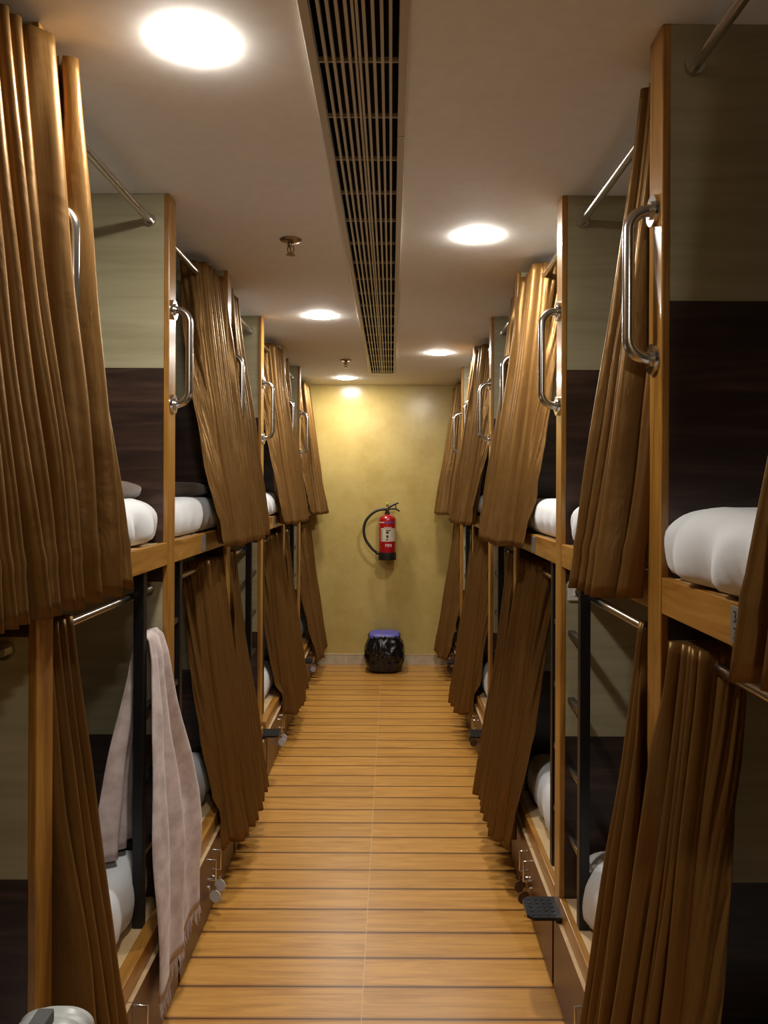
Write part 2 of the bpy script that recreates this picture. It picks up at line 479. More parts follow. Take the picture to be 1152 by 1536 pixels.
# ------------------------------------------------------------------ partitions with posts and grab handles
def handle_bm(s):
    bm = bmesh.new(); o = .054; zt, zb = 2.163, 1.862; rr = .042; pts = []
    pts.append((0, 0, zb)); pts.append((-s*(o-rr), 0, zb))
    for i in range(1, 9):
        a = PI/2*i/8; pts.append((-s*(o-rr + rr*math.sin(a)), 0, zb + rr - rr*math.cos(a)))
    for i in range(0, 9):
        a = PI/2*i/8; pts.append((-s*(o-rr + rr*math.cos(a)), 0, zt - rr + rr*math.sin(a)))
    pts.append((0, 0, zt))
    add_tube(bm, pts, .0125, 16); return bm
cache = {}
for s in (-1, 1):
    for k in range(7):
        if k == 0: w = f'tall wooden partition on the {SIDE[s]}, beside the camera'
        else: w = f'tall two-tone partition with honey wood post and steel handle, {["","nearest","second","third","fourth","fifth","last"][k]} on the {SIDE[s]}'
        r = empty('bunk_partition', (X(s,0), P[k], 0), w, 'partition', 'partitions between the bunks')
        dend = abs(XW[s] - XF[s]) - .002
        def B(d0, d1, y0, y1, z0, z1, bev=0): return box(s*d0, s*d1, y0, y1, z0, z1, bev)
        if s not in cache:
            L = []
            L.append(('post', mesh_obj('post', B(0, .017, -HP, HP, 0, H-.001, .003), M['post'], r)))
            t = HP - .002
            L.append(('light_panel', mesh_obj('light_panel', B(.017, dend, -t, t, 1.972, H-.001), M['beige'], r)))
            L.append(('dark_panel', mesh_obj('dark_panel', B(.017, dend, -t, t, 1.30, 1.972), M['dark'], r)))
            L.append(('light_panel', mesh_obj('light_panel', B(.017, dend, -t, t, .82, 1.30), M['beige'], r)))
            L.append(('dark_panel', mesh_obj('dark_panel', B(.017, dend, -t, t, 0, .82), M['dark'], r)))
            h = mesh_obj('grab_handle', handle_bm(s), M['steel'], r, smooth=True)
            fl = []
            for z in (2.163, 1.862):
                bm = bmesh.new(); add_tube(bm, [(s*.0, 0, z), (-s*.009, 0, z)], .031, 24); add_tube(bm, [(-s*.009, 0, z), (-s*.014, 0, z)], .018, 20)
                fl.append(mesh_obj('flange', bm, M['steel'], h, autosmooth=40))
            cache[s] = ([(n_, o.data) for n_, o in L], h.data, [f.data for f in fl])
        else:
            L, hm, fls = cache[s]
            for n_, me in L: shared(n_, me, r)
            if k > 0:
                h = shared('grab_handle', hm, r)
                for me in fls: shared('flange', me, h)

# ------------------------------------------------------------------ bunks
def door_parts(s, r, y0, y1, hy, tagmat, lr):
    """locker door between y0..y1 (relative to root), handle near hy"""
    d0 = -DD[s]
    dr = mesh_obj('locker_door', box(s*d0, s*(d0+.018), y0, y1, .012, .2515, .001), M['door'], r)
    e_ = mesh_obj('edge_band', box(s*d0, s*(lr+.001), y0, y1, .2515, LB-.0005), M['ply'], dr)
    bm = bmesh.new(); o = .028; zt, zb = .222, .150
    add_tube(bm, [(s*d0, hy, zt), (s*(d0-o), hy, zt), (s*(d0-o), hy, zb), (s*d0, hy, zb)], .0042, 10)
    mesh_obj('door_handle', bm, M['chrome'], dr, autosmooth=50)
    bm = bmesh.new(); zl = .118
    add_tube(bm, [(s*d0, hy, zl), (s*(d0-.006), hy, zl)], .010, 16)
    add_box(bm, s*(d0-.006), s*(d0-.030), hy-.001, hy+.001, zl-.007, zl+.007)
    mesh_obj('lock_and_key', bm, M['chrome'], dr)
    bm = bmesh.new()
    add_tube(bm, [(s*(d0-.027), hy-.0015, zl-.030), (s*(d0-.027), hy+.0015, zl-.030)], .023, 24)
    add_tube(bm, [(s*(d0-.027), hy, zl-.002), (s*(d0-.027), hy, zl-.010)], .0012, 6)
    bmesh.ops.rotate(bm, verts=bm.verts[:], cent=(s*(d0-.027), hy, zl), matrix=Matrix.Rotation(R(18*s), 3, 'Z'))
    mesh_obj('key_tag', bm, tagmat, dr)
    return dr

for s in (-1, 1):
    for k, (ya, yb) in enumerate(BAY):
        y0 = ya + HP + .001; y1 = (yb - HP - .001) if k < 6 else yb - .002
        yc = (y0+y1)/2; hw = (y1-y0)/2
        dend = abs(XW[s] - XF[s]) - .004
        # upper
        r = empty('upper_bunk', (X(s,0), yc, UB), 'honey wood fronted platform of ' + bunk_words(s, k, 'upper'), 'bunk bed', 'upper bunk platforms')
        mesh_obj('front_rail', box(s*.002, s*.022, -hw, hw, 0, UT-UB, .002), M['rail'], r)
        mesh_obj('platform', box(s*.022, s*dend, -hw, hw, .035, UT-UB-.002), M['ply'], r)
        py = .045 if k == 0 else 0.
        pl = mesh_obj('number_plate', box(s*-.001, s*.002, py-.030, py+.030, .006, UT-UB-.006, .0008), M['num'], r)
        if s == 1 and k == 0:
            for txt, z in (('3', .048), ('3', .022)):
                bm = text_bm(txt, .026)
                bmesh.ops.rotate(bm, verts=bm.verts[:], cent=(0,0,0), matrix=Matrix.Rotation(R(90), 3, 'X'))
                bmesh.ops.rotate(bm, verts=bm.verts[:], cent=(0,0,0), matrix=Matrix.Rotation(R(-90), 3, 'Z'))
                bmesh.ops.translate(bm, verts=bm.verts[:], vec=(-.0015+.0008, py+.014, z))
                mesh_obj('numeral', bm, M['ink'], pl)
        # lower
        r = empty('lower_bunk', (X(s,0), yc, 0), 'brown locker base with wooden rail of ' + bunk_words(s, k, 'lower'), 'bunk bed', 'lower bunk locker bases')
        lr = -.018 if s == -1 else 0.
        mesh_obj('front_rail', box(s*lr, s*.020, -hw, hw, LB, LT, .002), M['rail'], r)
        mesh_obj('platform', box(s*.020, s*dend, -hw, hw, LB, LT-.002), M['ply'], r)
        mesh_obj('carcass', box(s*.022, s*.05, -hw, hw, 0, LB), M['gap'], r)
        tm = M['tag_white'] if s == -1 else M['tag_brown']
        hd = hw + HP - .012
        door_parts(s, r, -hd, -.0015, -.045, tm, lr)
        door_parts(s, r, .0015, hd if k < 6 else hw, .035, tm, lr)

# ------------------------------------------------------------------ mattresses
def mattress_mesh(L, W, T, rad, wr, seed):
    bm = bmesh.new()
    nx, ny, nz = 40, 40, 10
    # grid of the front half is denser
    def cut(n, a, b): return [a + (b-a)*i/n for i in range(n+1)]
    xs = cut(26, 0, .45) + cut(14, .45, L)[1:]
    ys = cut(ny, -W/2, W/2); zs = cut(nz, 0, T)
    idx = {}
    def vert(i, j, k):
        if (i, j, k) not in idx: idx[(i, j, k)] = bm.verts.new((xs[i], ys[j], zs[k]))
        return idx[(i, j, k)]
    I, J, K = len(xs)-1, len(ys)-1, len(zs)-1
    for i in range(I):
        for j in range(J):
            bm.faces.new((vert(i,j,K), vert(i+1,j,K), vert(i+1,j+1,K), vert(i,j+1,K)))
            bm.faces.new((vert(i,j,0), vert(i,j+1,0), vert(i+1,j+1,0), vert(i+1,j,0)))
    for i in range(I):
        for k in range(K):
            bm.faces.new((vert(i,0,k), vert(i+1,0,k), vert(i+1,0,k+1), vert(i,0,k+1)))
            bm.faces.new((vert(i,J,k), vert(i,J,k+1), vert(i+1,J,k+1), vert(i+1,J,k)))
    for j in range(J):
        for k in range(K):
            bm.faces.new((vert(0,j,k), vert(0,j,k+1), vert(0,j+1,k+1), vert(0,j+1,k)))
            bm.faces.new((vert(I,j,k), vert(I,j+1,k), vert(I,j+1,k+1), vert(I,j,k+1)))
    rb = .018
    for v in bm.verts:
        p = v.co
        r_ = rad if p.z > T*.45 else rad*.75
        inner = Vector((min(max(p.x, rad), L-rad), min(max(p.y, -W/2+rad), W/2-rad), min(max(p.z, rb), T-rad*.8)))
        d = p - inner
        lim = Vector((rad, rad, rad*.8 if p.z > T/2 else rb))
        if d.length > 1e-6:
            e = Vector((d.x/lim.x, d.y/lim.y, d.z/lim.z)); m_ = max(abs(e.x), abs(e.y), abs(e.z))
            if e.length > 0: e = e * (m_/e.length)
            v.co = inner + Vector((e.x*lim.x, e.y*lim.y, e.z*lim.z))
    for v in bm.verts:
        p = v.co
        zz = p.z/T
        f = smooth01(zz/.15)
        q = Vector((p.x*4, p.y*5, p.z*3 + seed))
        a = noise.noise(q)*.012 + noise.noise(q*2.6)*.005
        # gathered folds fanning on the front face
        fold = math.sin(p.y*46 + p.z*16 + 3*noise.noise(Vector((p.y*3, p.z*6, seed)))) * .019 * (1 - smooth01(zz*1.05)*.85)
        front = 1 - smooth01(p.x/.16)
        bulge = .02*front*math.sin(PI*min(1, zz))
        v.co.x += (-bulge + wr*fold*front - a*.5*wr*front)*f
        v.co.z += (wr*a + .010*math.cos(p.y/W*PI))*smooth01((zz-.5)*2)
    me_bm = bm
    return me_bm

mats = {}
def mattress(s, k, level, kind, z, dstart, yoff=0.):
    ya, yb = BAY[k]
    yc = (ya + (yb if k < 6 else yb+HP))/2 + yoff
    lab = {'duvet': 'white mattress with rumpled bedding on ', 'tight': 'white mattress with smooth sheet on '}[kind] + bunk_words(s, k, level)
    if kind not in mats:
        T = .128 if kind == 'tight' else .135
        bm = mattress_mesh(1.83, .768, T, .038 if kind == 'tight' else .055, .25 if kind == 'tight' else 1.0, 1.7 if kind == 'tight' else 5.2)
        o = mesh_obj('mattress', bm, M['sheet'], None, smooth=True); mats[kind] = o.data
    else:
        o = shared('mattress', mats[kind])
    o.location = (X(s, dstart), yc, z)
    o.scale = (s, 1, 1 if level == 'upper' else 1.32)
    return tag(o, lab, 'mattress', 'white mattresses')
for s in (-1, 1):
    for k in range(7):
        kind = 'duvet' if (s, k) in ((1, 0), (1, 1), (-1, 1), (-1, 4)) else 'tight'
        mattress(s, k, 'upper', kind, UT-.001, .008 if (s, k) == (1, 0) else .030, .004 if (s, k) == (1, 0) else 0.)
        mattress(s, k, 'lower', 'duvet' if (s, k) == (1, 1) else 'tight', LT-.001, .062)

# folded brown blankets on two upper left bunks
bl = None
for k, lab in ((1, 'folded brown blanket lying on the second left upper bunk'), (2, 'folded brown blanket lying on the third left upper bunk')):
    if bl is None:
        bm = bmesh.new()
        bmesh.ops.create_icosphere(bm, subdivisions=4, radius=1)
        for v in bm.verts:
            p = v.co.copy()
            q = Vector([math.copysign(abs(c)**.72, c) for c in p])
            n_ = noise.noise(p*1.6)*.08
            v.co = Vector((q.x*.16*(1+n_), q.y*.14*(1+n_), q.z*.032*(1+n_) + .034))
        o = mesh_obj('folded_blanket', bm, M['blanket'], None, smooth=True); bl = o.data
    else:
        o = shared('folded_blanket', bl)
    o.location = (X(-1, .20), BAY[k][1] - .20, UT + .128)
    tag(o, lab, 'blanket', 'folded brown blankets')

# ------------------------------------------------------------------ curtain rods
UR, LR = 2.435, 1.275
def rod(s, k, level):
    ya, yb = BAY[k]; y0 = ya + HP - .004; y1 = (yb - HP + .004) if k < 6 else yb
    z = UR if level == 'upper' else LR
    if k == 0: y0 = ya + HP - .004
    h = (y1-y0)/2
    o = mesh_obj('curtain_rod', tube([(0, -h, 0), (0, h, 0)], .0115, 16), M['steel'], None, smooth=False, autosmooth=40)
    o.location = (X(s, .062), (y0+y1)/2, z)
    tag(o, 'steel curtain rod above ' + bunk_words(s, k, level), 'curtain rod', 'steel curtain rods')
    for q in (-1, 1):
        bm = bmesh.new(); add_tube(bm, [(0, q*h, 0), (0, q*(h-.014), 0)], .019, 18)
        mesh_obj('end_socket', bm, M['steel'], o, autosmooth=40)
for s in (-1, 1):
    for k in range(7):
        rod(s, k, 'upper'); rod(s, k, 'lower')

# ------------------------------------------------------------------ curtains
eye_me = None
def curtain(s, k, level, yp, yo, ypb, yob, nf, seed, amp=.036, ampb=.050, dout=-.068, flap=.10, label=None, hemz=None, cover=0., pull=0.):
    """yp: y at the gathered end on the rod, yo: y at the open end (may be nearer or farther); ypb,yob the same at the hem"""
    global eye_me
    rnd = random.Random(seed)
    zt = UR + .048 if level == 'upper' else LR + .030
    zb = hemz if hemz is not None else ((1.372 if level == 'upper' else .185))
    root = Vector((X(s, 0), (yp+yo)/2, zb))
    NS = nf*22; NF = 26; NV = 44
    ph = rnd.uniform(0, 2*PI)
    fw = [rnd.uniform(.75, 1.3) for _ in range(nf+1)]     # fold widths
    tot = sum(fw[:nf]); cum = [0]
    for q in fw[:nf]: cum.append(cum[-1] + q/tot)
    fa = [rnd.uniform(.75, 1.25) for _ in range(nf+2)]
    if cover: fa[0] = 1.7; fa[1] = 1.25
    drift = [rnd.uniform(-.35, .35) for _ in range(nf+2)]
    verts, uvs = [], []
    sgn = 1 if yo > yp else -1
    for j in range(NV+1):
        v = j/NV
        z = zt + (zb-zt)*v
        g = v**1.15
        A = amp + (ampb-amp)*v
        dc = .062 + (dout - .062)*g
        A *= 1.15
        a0 = yp + (ypb-yp)*v**.9; a1 = yo + (yob-yo)*v**.9
        row = []
        for i in range(NS+1):
            u = i/NS
            c = u*nf; fi = min(int(c), nf-1); t = c - fi
            # pleat phase with slow wander down the drop
            w = drift[fi]*(1-t) + drift[fi+1]*t
            th = 2*PI*(c) + ph*0 + w*1.6*v
            af = fa[fi]*(1-t) + fa[fi+1]*t
            base = cum[fi] + (cum[fi+1]-cum[fi])*t
            sn = math.sin(th)
            d = dc + A*af*math.copysign(abs(sn)**.8, sn)
            y = a0 + (a1-a0)*(base - .13/nf*math.sin(2*th)*(1-.3*v))
            nz = noise.noise(Vector((u*nf*.9, v*3.2, seed*.37)))
            d += .012*nz*(.3+v)
            y += .010*noise.noise(Vector((u*nf*1.3, v*4.1, seed*.91+7)))*(.2+v)
            if pull: d -= pull*math.exp(-(c*.8)**2)*(1-g)**.7
            if cover: y -= sgn*cover*math.exp(-(c*1.1)**2)*smooth01((-.004-d)/.02)
            row.append((d, y))
        # flap at the open edge: turns inward above, lies along the rail below
        d0, y0 = row[-1]
        fl = flap*(.85 + .3*v)
        ang = R(100) * (1 - g) + R(12)*g       # angle from the rod direction towards the bunk
        for i in range(1, NF+1):
            t = i/NF
            bend = smooth01(t*2.2)
            a_ = ang*bend
            dy = math.cos(a_)*fl/NF; dd = math.sin(a_)*fl/NF
            d0 += dd; y0 += sgn*dy
            wr = (.022*noise.noise(Vector((t*2.2, v*6+t*4, seed*.53+3))) + .010*noise.noise(Vector((t*5, v*15+t*9, seed+1))))*t
            row.append((d0 - math.cos(a_)*wr, y0 + sgn*math.sin(a_)*wr))
        # keep the hem outside the rail / post front
        lim_v = smooth01((v-.86)/.12) if level == 'upper' else smooth01((v-.82)/.05)
        dl = (-.008 if level == 'upper' else -.012 - DD[s])
        out = []
        for (d, y) in row:
            if lim_v > 0 and d > dl:
                d = d + (dl + (d-dl)*.08 - d)*lim_v if d > dl else d
                d = min(d, dl*lim_v + d*(1-lim_v)) if lim_v >= 1 else d
            # stay off the posts that flank the bay
            out.append((d, y))
        for i, (d, y) in enumerate(out):
            zz = z
            if j == NV: zz += .006*noise.noise(Vector((i*.06, seed, 0)))
            if .905 < v < .925: d -= .0022
            verts.append((s*d, y - root.y, zz - root.z))
            uvs.append((i/(NS+NF)*1.0, v))
    W = NS + NF + 1
    faces = [(j*W+i, j*W+i+1, (j+1)*W+i+1, (j+1)*W+i) for j in range(NV) for i in range(W-1)]
    me = bpy.data.meshes.new('curtain')
    me.from_pydata(verts, [], faces)
    ul = me.uv_layers.new(name='UVMap')
    for lp in me.loops: ul.data[lp.index].uv = uvs[lp.vertex_index]
    for p in me.polygons: p.use_smooth = True
    me.materials.append(M['curtain'])
    o = bpy.data.objects.new('curtain', me); o.location = root; link(o)
    so = o.modifiers.new('cloth', 'SOLIDIFY'); so.thickness = .0022; so.offset = 0
    tag(o, label or ('brown satin curtain of ' + bunk_words(s, k, level)), 'curtain', f'brown {level} bunk curtains')
    # eyelets where the cloth crosses the rod
    if eye_me is None:
        e = mesh_obj('eyelet', torus_bm(.0195, .0042), M['steel'], o, smooth=True); eye_me = e.data
        C.objects.unlink(e); bpy.data.objects.remove(e)
    for i in range(nf):
        yy = yp + (yo-yp)*(cum[i]+cum[i+1])/2
        shared('eyelet', eye_me, o, (s*.062, yy - root.y, (UR if level == 'upper' else LR) - root.z), (0, 0, R(rnd.uniform(-15, 15))))
    return o

HG = HP + .012
sd = 1
for s in (-1, 1):
    for level in ('upper', 'lower'):
        for k in range(7):
            sd += 1
            ya, yb = BAY[k]
            up = level == 'upper'
            if k == 0:
                if s == -1 and not up: continue          # open, no curtain in sight
                if s == 1 and up:
                    curtain(s, k, level, ya+HG, .88, ya+HG, .925, 5, sd, flap=.04); continue
                if s == -1:
                    curtain(s, k, level, yb-HG+.01, 1.08, yb-HG+.01, 1.04, 11, sd, amp=.036, ampb=.05, dout=-.062, flap=.07, cover=.04, pull=.055); continue
                curtain(s, k, level, yb-HG-.01, 1.40, yb-HG, 1.32, 5, sd, flap=.07, dout=-.08, cover=.045); continue
            if k in (2, 4):      # gathered against the far post
                w = {2: .24, 4: .25}[k]; wb = w + (.02 if up else -.05)
                curtain(s, k, level, yb-HG+.01, yb-HG-w, yb-HG+.02, yb-HG-wb, 5, sd, flap=.10 if up else .075, cover=.04)
            elif k == 6:
                curtain(s, k, level, yb-.06, yb-.06-.42, yb-.06, yb-.06-.50, 7, sd, flap=.10, dout=-.085)
            else:                # gathered against the near post
                w = {1: .10 if (up or s == 1) else .15, 3: .24, 5: .26}[k]; wb = {1: .15 if s == 1 else .095 if up else .20, 3: .34, 5: .32}[k]
                curtain(s, k, level, ya+HG-.01, ya+HG+w, ya+HG-.02, ya+HG+wb, 4 if k == 1 else 6, sd, flap=.05, cover=.05 if (s == -1 and up) or k > 1 or (s == 1 and not up) else 0., pull=.075 if (s == -1 and k == 1 and up) else 0.)

# ------------------------------------------------------------------ ladders and step plates
rung_me = {}
RZ = (1.145, .935, .725, .515)
for s in (-1, 1):
    for k in (2, 4, 6):
        for q, off in ((-1, .20), (1, .185)):
            y = P[k] + q*off
            o = empty('bunk_ladder', (X(s, .034), y, LT), f'black ladder rail with steel rungs on the {"near" if q < 0 else "far"} side of the {["","","second","","fourth","","last"][k]} {SIDE[s]} post', 'ladder', 'bunk ladders')
            key = (s, q)
            L_ = off - HP
            if key not in rung_me:
                a = mesh_obj('upright', box(-.015, .015, -.016, .016, 0, UB-LT, .002), M['black'], o)
                bm = bmesh.new()
                add_box(bm, -.011, .011, 0, -q*L_, -.009, .009, .0025)
                b = mesh_obj('rung', bm, M['rung'], o, loc=(0, 0, RZ[0]-LT))
                rung_me[key] = (a.data, b.data); zs = RZ[1:]
            else:
                shared('upright', rung_me[key][0], o); zs = RZ
            for z in zs: shared('rung', rung_me[key][1], o, (0, 0, z-LT))
        # step plate
        if s == -1 and k == 2: continue
        o = empty('step_plate', (X(s, 0), P[k]-.02, .265), f'small black steel step at the foot of the {["","","second","","fourth","","last"][k]} {SIDE[s]} post', 'step', 'black foot steps')
        bm = bmesh.new()
        w2 = .062; dp = .105
        pr = [(.0, -w2), (-dp+.018, -w2), (-dp, -w2+.018), (-dp, w2-.018), (-dp+.018, w2), (.0, w2)]
        vs = [bm.verts.new((s*d, y, 0)) for d, y in pr]; f = bm.faces.new(vs)
        ex = bmesh.ops.extrude_face_region(bm, geom=[f])
        bmesh.ops.translate(bm, verts=[v for v in ex['geom'] if isinstance(v, bmesh.types.BMVert)], vec=(0, 0, .010))
        mesh_obj('tread', bm, M['plate'], o)
        bm = bmesh.new()
        for i in range(4):
            for j in range(5):
                add_tube(bm, [(s*(-.02-.022*i), -.044+.022*j, .010), (s*(-.02-.022*i), -.044+.022*j, .0122)], .0035, 8)
        mesh_obj('grip_studs', bm, M['rung'], o)
        bm = bmesh.new(); add_box(bm, s*-DD[s]-s*.0005, s*(-DD[s]-.004), -w2*.7, w2*.7, -.018, 0)
        mesh_obj('bracket', bm, M['plate'], o)

# socket plate on the second right partition
o = empty('switch_plate', (X(1, .050), P[2]-HP+.002, 1.277), 'white switch plate on the second right partition under the upper bunk', 'switch plate')
mesh_obj('plate', box(-.028, .028, -.007, 0, -.03, .03, .002), M['white_plastic'], o)
mesh_obj('rocker', box(-.010, .010, -.010, -.007, -.014, .014, .001), M['white_plastic'], o)

# ------------------------------------------------------------------ shawl over the ladder rung
def shawl():
    yc0 = P[2] - .235; ztop = RZ[0] + .016
    xr = X(-1, .034)
    root = Vector((xr, P[2]-.115, ztop))
    NV, NU = 60, 46
    LF, LI = 1.00, .66         # drop on the aisle side, drop on the bunk side
    rows = []
    for j in range(NV+1):
        t = -LI + (LF+LI)*j/NV           # arc length from the rung, + is aisle side
        row = []
        for i in range(NU+1):
            u = i/NU*2 - 1
            a = abs(t)
            if t >= 0:
                wid = .058 + .155*smooth01(t/.75)
                cy = P[2] - .120 + .045*smooth01(t/.8)
                out = .016 + .014*smooth01(t/.1) + .055*smooth01(t/.9)
                z = ztop - max(0, t-.012)
                fold = (.015*math.sin(u*7.5 + 1.2*t)*(.35 + smooth01(t/.6)) + .007*math.sin(u*13+2))*(1 - .55*smooth01((t-.55)/.4))
                x = xr + out + fold*(.5+.5*smooth01(t/.3)) + .010*noise.noise(Vector((u*2, t*4, 3)))
                z += -.05*(-u)*smooth01(t/.9) * .6
            else:
                wid = .055 + .035*smooth01(a/.6)
                cy = P[2] - .118 - .035*smooth01(a/.6)
                out = -.016 - .012*smooth01(a/.1) - .06*smooth01(a/.6)
                z = ztop - max(0, a-.012)
                fold = .018*math.sin(u*8+.6)*(.3+smooth01(a/.5))
                x = xr + out + fold + .012*noise.noise(Vector((u*2.4, a*5, 9)))
            if abs(t) < .03:
                th = t/.03*PI/2
                x = xr + math.sin(th)*.030 + (x - xr)*0.15*abs(t)/.03
                z = ztop - (1-math.cos(th))*.014
            y = cy + u*wid
            row.append((x-root.x, y-root.y, z-root.z))
        rows.append(row)
    bm = bmesh.new()
    g = [[bm.verts.new(p) for p in row] for row in rows]
    for j in range(NV):
        for i in range(NU):
            bm.faces.new((g[j][i], g[j][i+1], g[j+1][i+1], g[j+1][i]))
    ends = [(Vector(p), Vector(q)) for p, q in zip(rows[-1], rows[-3])]
    o = mesh_obj('shawl', bm, M['shawl'], None, smooth=True, loc=root)
    so = o.modifiers.new('cloth', 'SOLIDIFY'); so.thickness = .004; so.offset = 0
    tag(o, 'dusty pink fringed shawl hanging over the left ladder rung', 'shawl')
    rnd = random.Random(5); bm = bmesh.new()
    for i in range(len(ends)-1):
        for q in range(3):
            p = ends[i][0].lerp(ends[i+1][0], q/3)
            l = rnd.uniform(.03, .062); dy = rnd.uniform(-.012, .012); dx = rnd.uniform(-.006, .010)
            add_tube(bm, [p, p + Vector((dx*.4, dy*.2, -l*.5)), p + Vector((dx, dy, -l))], [.0013, .0012, .0006], 5)
    f = mesh_obj('fringe', bm, M['shawl'], o)
    f['label'] = 'loose thread fringe'
    return o
shawl()

# ------------------------------------------------------------------ fire extinguisher on the end wall
def extinguisher():
    ys = YE - .105; xs = -.034; zb = .958
    r = empty('fire_extinguisher', (xs, ys, zb), 'red fire extinguisher with black hose hung on the yellow wall', 'fire extinguisher')
    rad = .076
    body = [(0,.0),(rad,.0)] + [(rad,.05)]
    mesh_obj('cylinder', lathe([(0,.066),(rad,.066),(rad,.35),(rad*.97,.368),(rad*.80,.385),(rad*.5,.396),(.026,.400),(.026,.404),(0,.404)], 40), M['red'], r, autosmooth=50)
    mesh_obj('base', lathe([(0,0),(rad+.001,0),(rad+.003,.006),(rad+.003,.068),(0,.068)], 40), M['rubber'], r, autosmooth=50)
    mesh_obj('neck', lathe([(.0,.400),(.021,.400),(.021,.424),(.015,.426),(.015,.44),(0,.44)], 24), M['rubber'], r, autosmooth=50)
    mesh_obj('valve', lathe([(0,.436),(.017,.436),(.017,.462),(.012,.466),(.012,.478),(0,.478)], 20), M['chrome'], r, autosmooth=50)
    mesh_obj('safety_cap', lathe([(0,.476),(.012,.476),(.012,.498),(.009,.508),(0,.511)], 20), M['gauge'], r, smooth=True)
    # carrying lever: two arms fanning out to the right
    bm = bmesh.new()
    add_tube(bm, [(.0,-.004,.452),(.03,-.01,.474),(.07,-.012,.494),(.088,-.012,.502),(.10,-.012,.500)], [.010,.009,.009,.007,.004], 8)
    add_tube(bm, [(.0,-.004,.447),(.03,-.01,.452),(.075,-.012,.452),(.098,-.012,.436),(.112,-.012,.430)], [.010,.009,.009,.007,.004], 8)
    add_tube(bm, [(.076,-.012,.494),(.073,-.012,.475),(.078,-.012,.452)], .004, 8)
    mesh_obj('squeeze_lever', bm, M['rubber'], r, smooth=True)
    # hose
    pts = []
    P0 = [(-.010,-.02,.448),(-.05,-.024,.446),(-.10,-.026,.432),(-.15,-.03,.395),(-.192,-.032,.34),(-.208,-.034,.27),(-.195,-.034,.19),(-.155,-.034,.125),(-.115,-.032,.082),(-.088,-.025,.062)]
    for i in range(len(P0)-1):
        a = Vector(P0[max(i-1,0)]); b = Vector(P0[i]); c = Vector(P0[i+1]); d = Vector(P0[min(i+2,len(P0)-1)])
        for q in range(6):
            t = q/6
            pts.append(.5*((2*b) + (c-a)*t + (2*a-5*b+4*c-d)*t*t + (3*b-a-3*c+d)*t**3))
    pts.append(Vector(P0[-1]))
    mesh_obj('hose', tube(pts, .012, 12), M['rubber'], r, smooth=True)
    bm = bmesh.new(); add_tube(bm, [(-.015,-.02,.449),(-.045,-.024,.447)], .0115, 12); add_tube(bm, [(-.128,-.033,.096),(-.112,-.032,.080)], .0115, 12)
    mesh_obj('hose_collar', bm, M['chrome'], r)
    bm = bmesh.new(); add_tube(bm, [(-.100,-.028,.060),(-.072,-.02,.060)], .014, 12)
    mesh_obj('hose_clip', bm, M['rubber'], r)
    # curved labels on the front of the cylinder
    def patch(name, a0, a1, z0, z1, mat, off=.0008, n=14, parent=r):
        bm = bmesh.new(); rr = rad + off
        lo = [bm.verts.new((rr*math.sin(R(a0+(a1-a0)*i/n)), -rr*math.cos(R(a0+(a1-a0)*i/n)), z0)) for i in range(n+1)]
        hi = [bm.verts.new((rr*math.sin(R(a0+(a1-a0)*i/n)), -rr*math.cos(R(a0+(a1-a0)*i/n)), z1)) for i in range(n+1)]
        for i in range(n): bm.faces.new((lo[i], lo[i+1], hi[i+1], hi[i]))
        return mesh_obj(name, bm, mat, parent, smooth=True)
    lb = patch('instruction_label', -46, 66, .166, .282, M['label'])
    patch('top_band', -70, -20, .328, .338, M['pale_red']); patch('top_band', -19, 62, .326, .340, M['violet'])
    patch('warning_strip', -22, 32, .286, .292, M['pale_red'])
    rnd = random.Random(3)
    bm = bmesh.new()
    def addp(a0, a1, z0, z1):
        rr = rad + .0016; n = 3
        lo = [bm.verts.new((rr*math.sin(R(a0+(a1-a0)*i/n)), -rr*math.cos(R(a0+(a1-a0)*i/n)), z0)) for i in range(n+1)]
        hi = [bm.verts.new((rr*math.sin(R(a0+(a1-a0)*i/n)), -rr*math.cos(R(a0+(a1-a0)*i/n)), z1)) for i in range(n+1)]
        for i in range(n): bm.faces.new((lo[i], lo[i+1], hi[i+1], hi[i]))
    for z in (.176,.190,.204,.218,.232,.246,.262): addp(-42, -33, z, z+.006)
    addp(-10, 24, .260, .268); addp(-8, 10, .236, .254); addp(-6, 8, .198, .222); addp(-8, 6, .178, .188)
    mesh_obj('label_pictures', bm, M['ink'], lb)
    bm = text_bm('FIRE', .034, .0004)
    bmesh.ops.rotate(bm, verts=bm.verts[:], cent=(0,0,0), matrix=Matrix.Rotation(R(90), 3, 'X'))
    for v in bm.verts:
        a = v.co.x/rad + R(10); rr = rad + .0012 - v.co.y*.5
        v.co = Vector((rr*math.sin(a), -rr*math.cos(a), v.co.z + .130))
    mesh_obj('lettering', bm, M['white_ink'], r)
    mesh_obj('wall_bracket', box(-.02, .02, .060, .1045, .30, .36, .002), M['rubber'], r)
extinguisher()

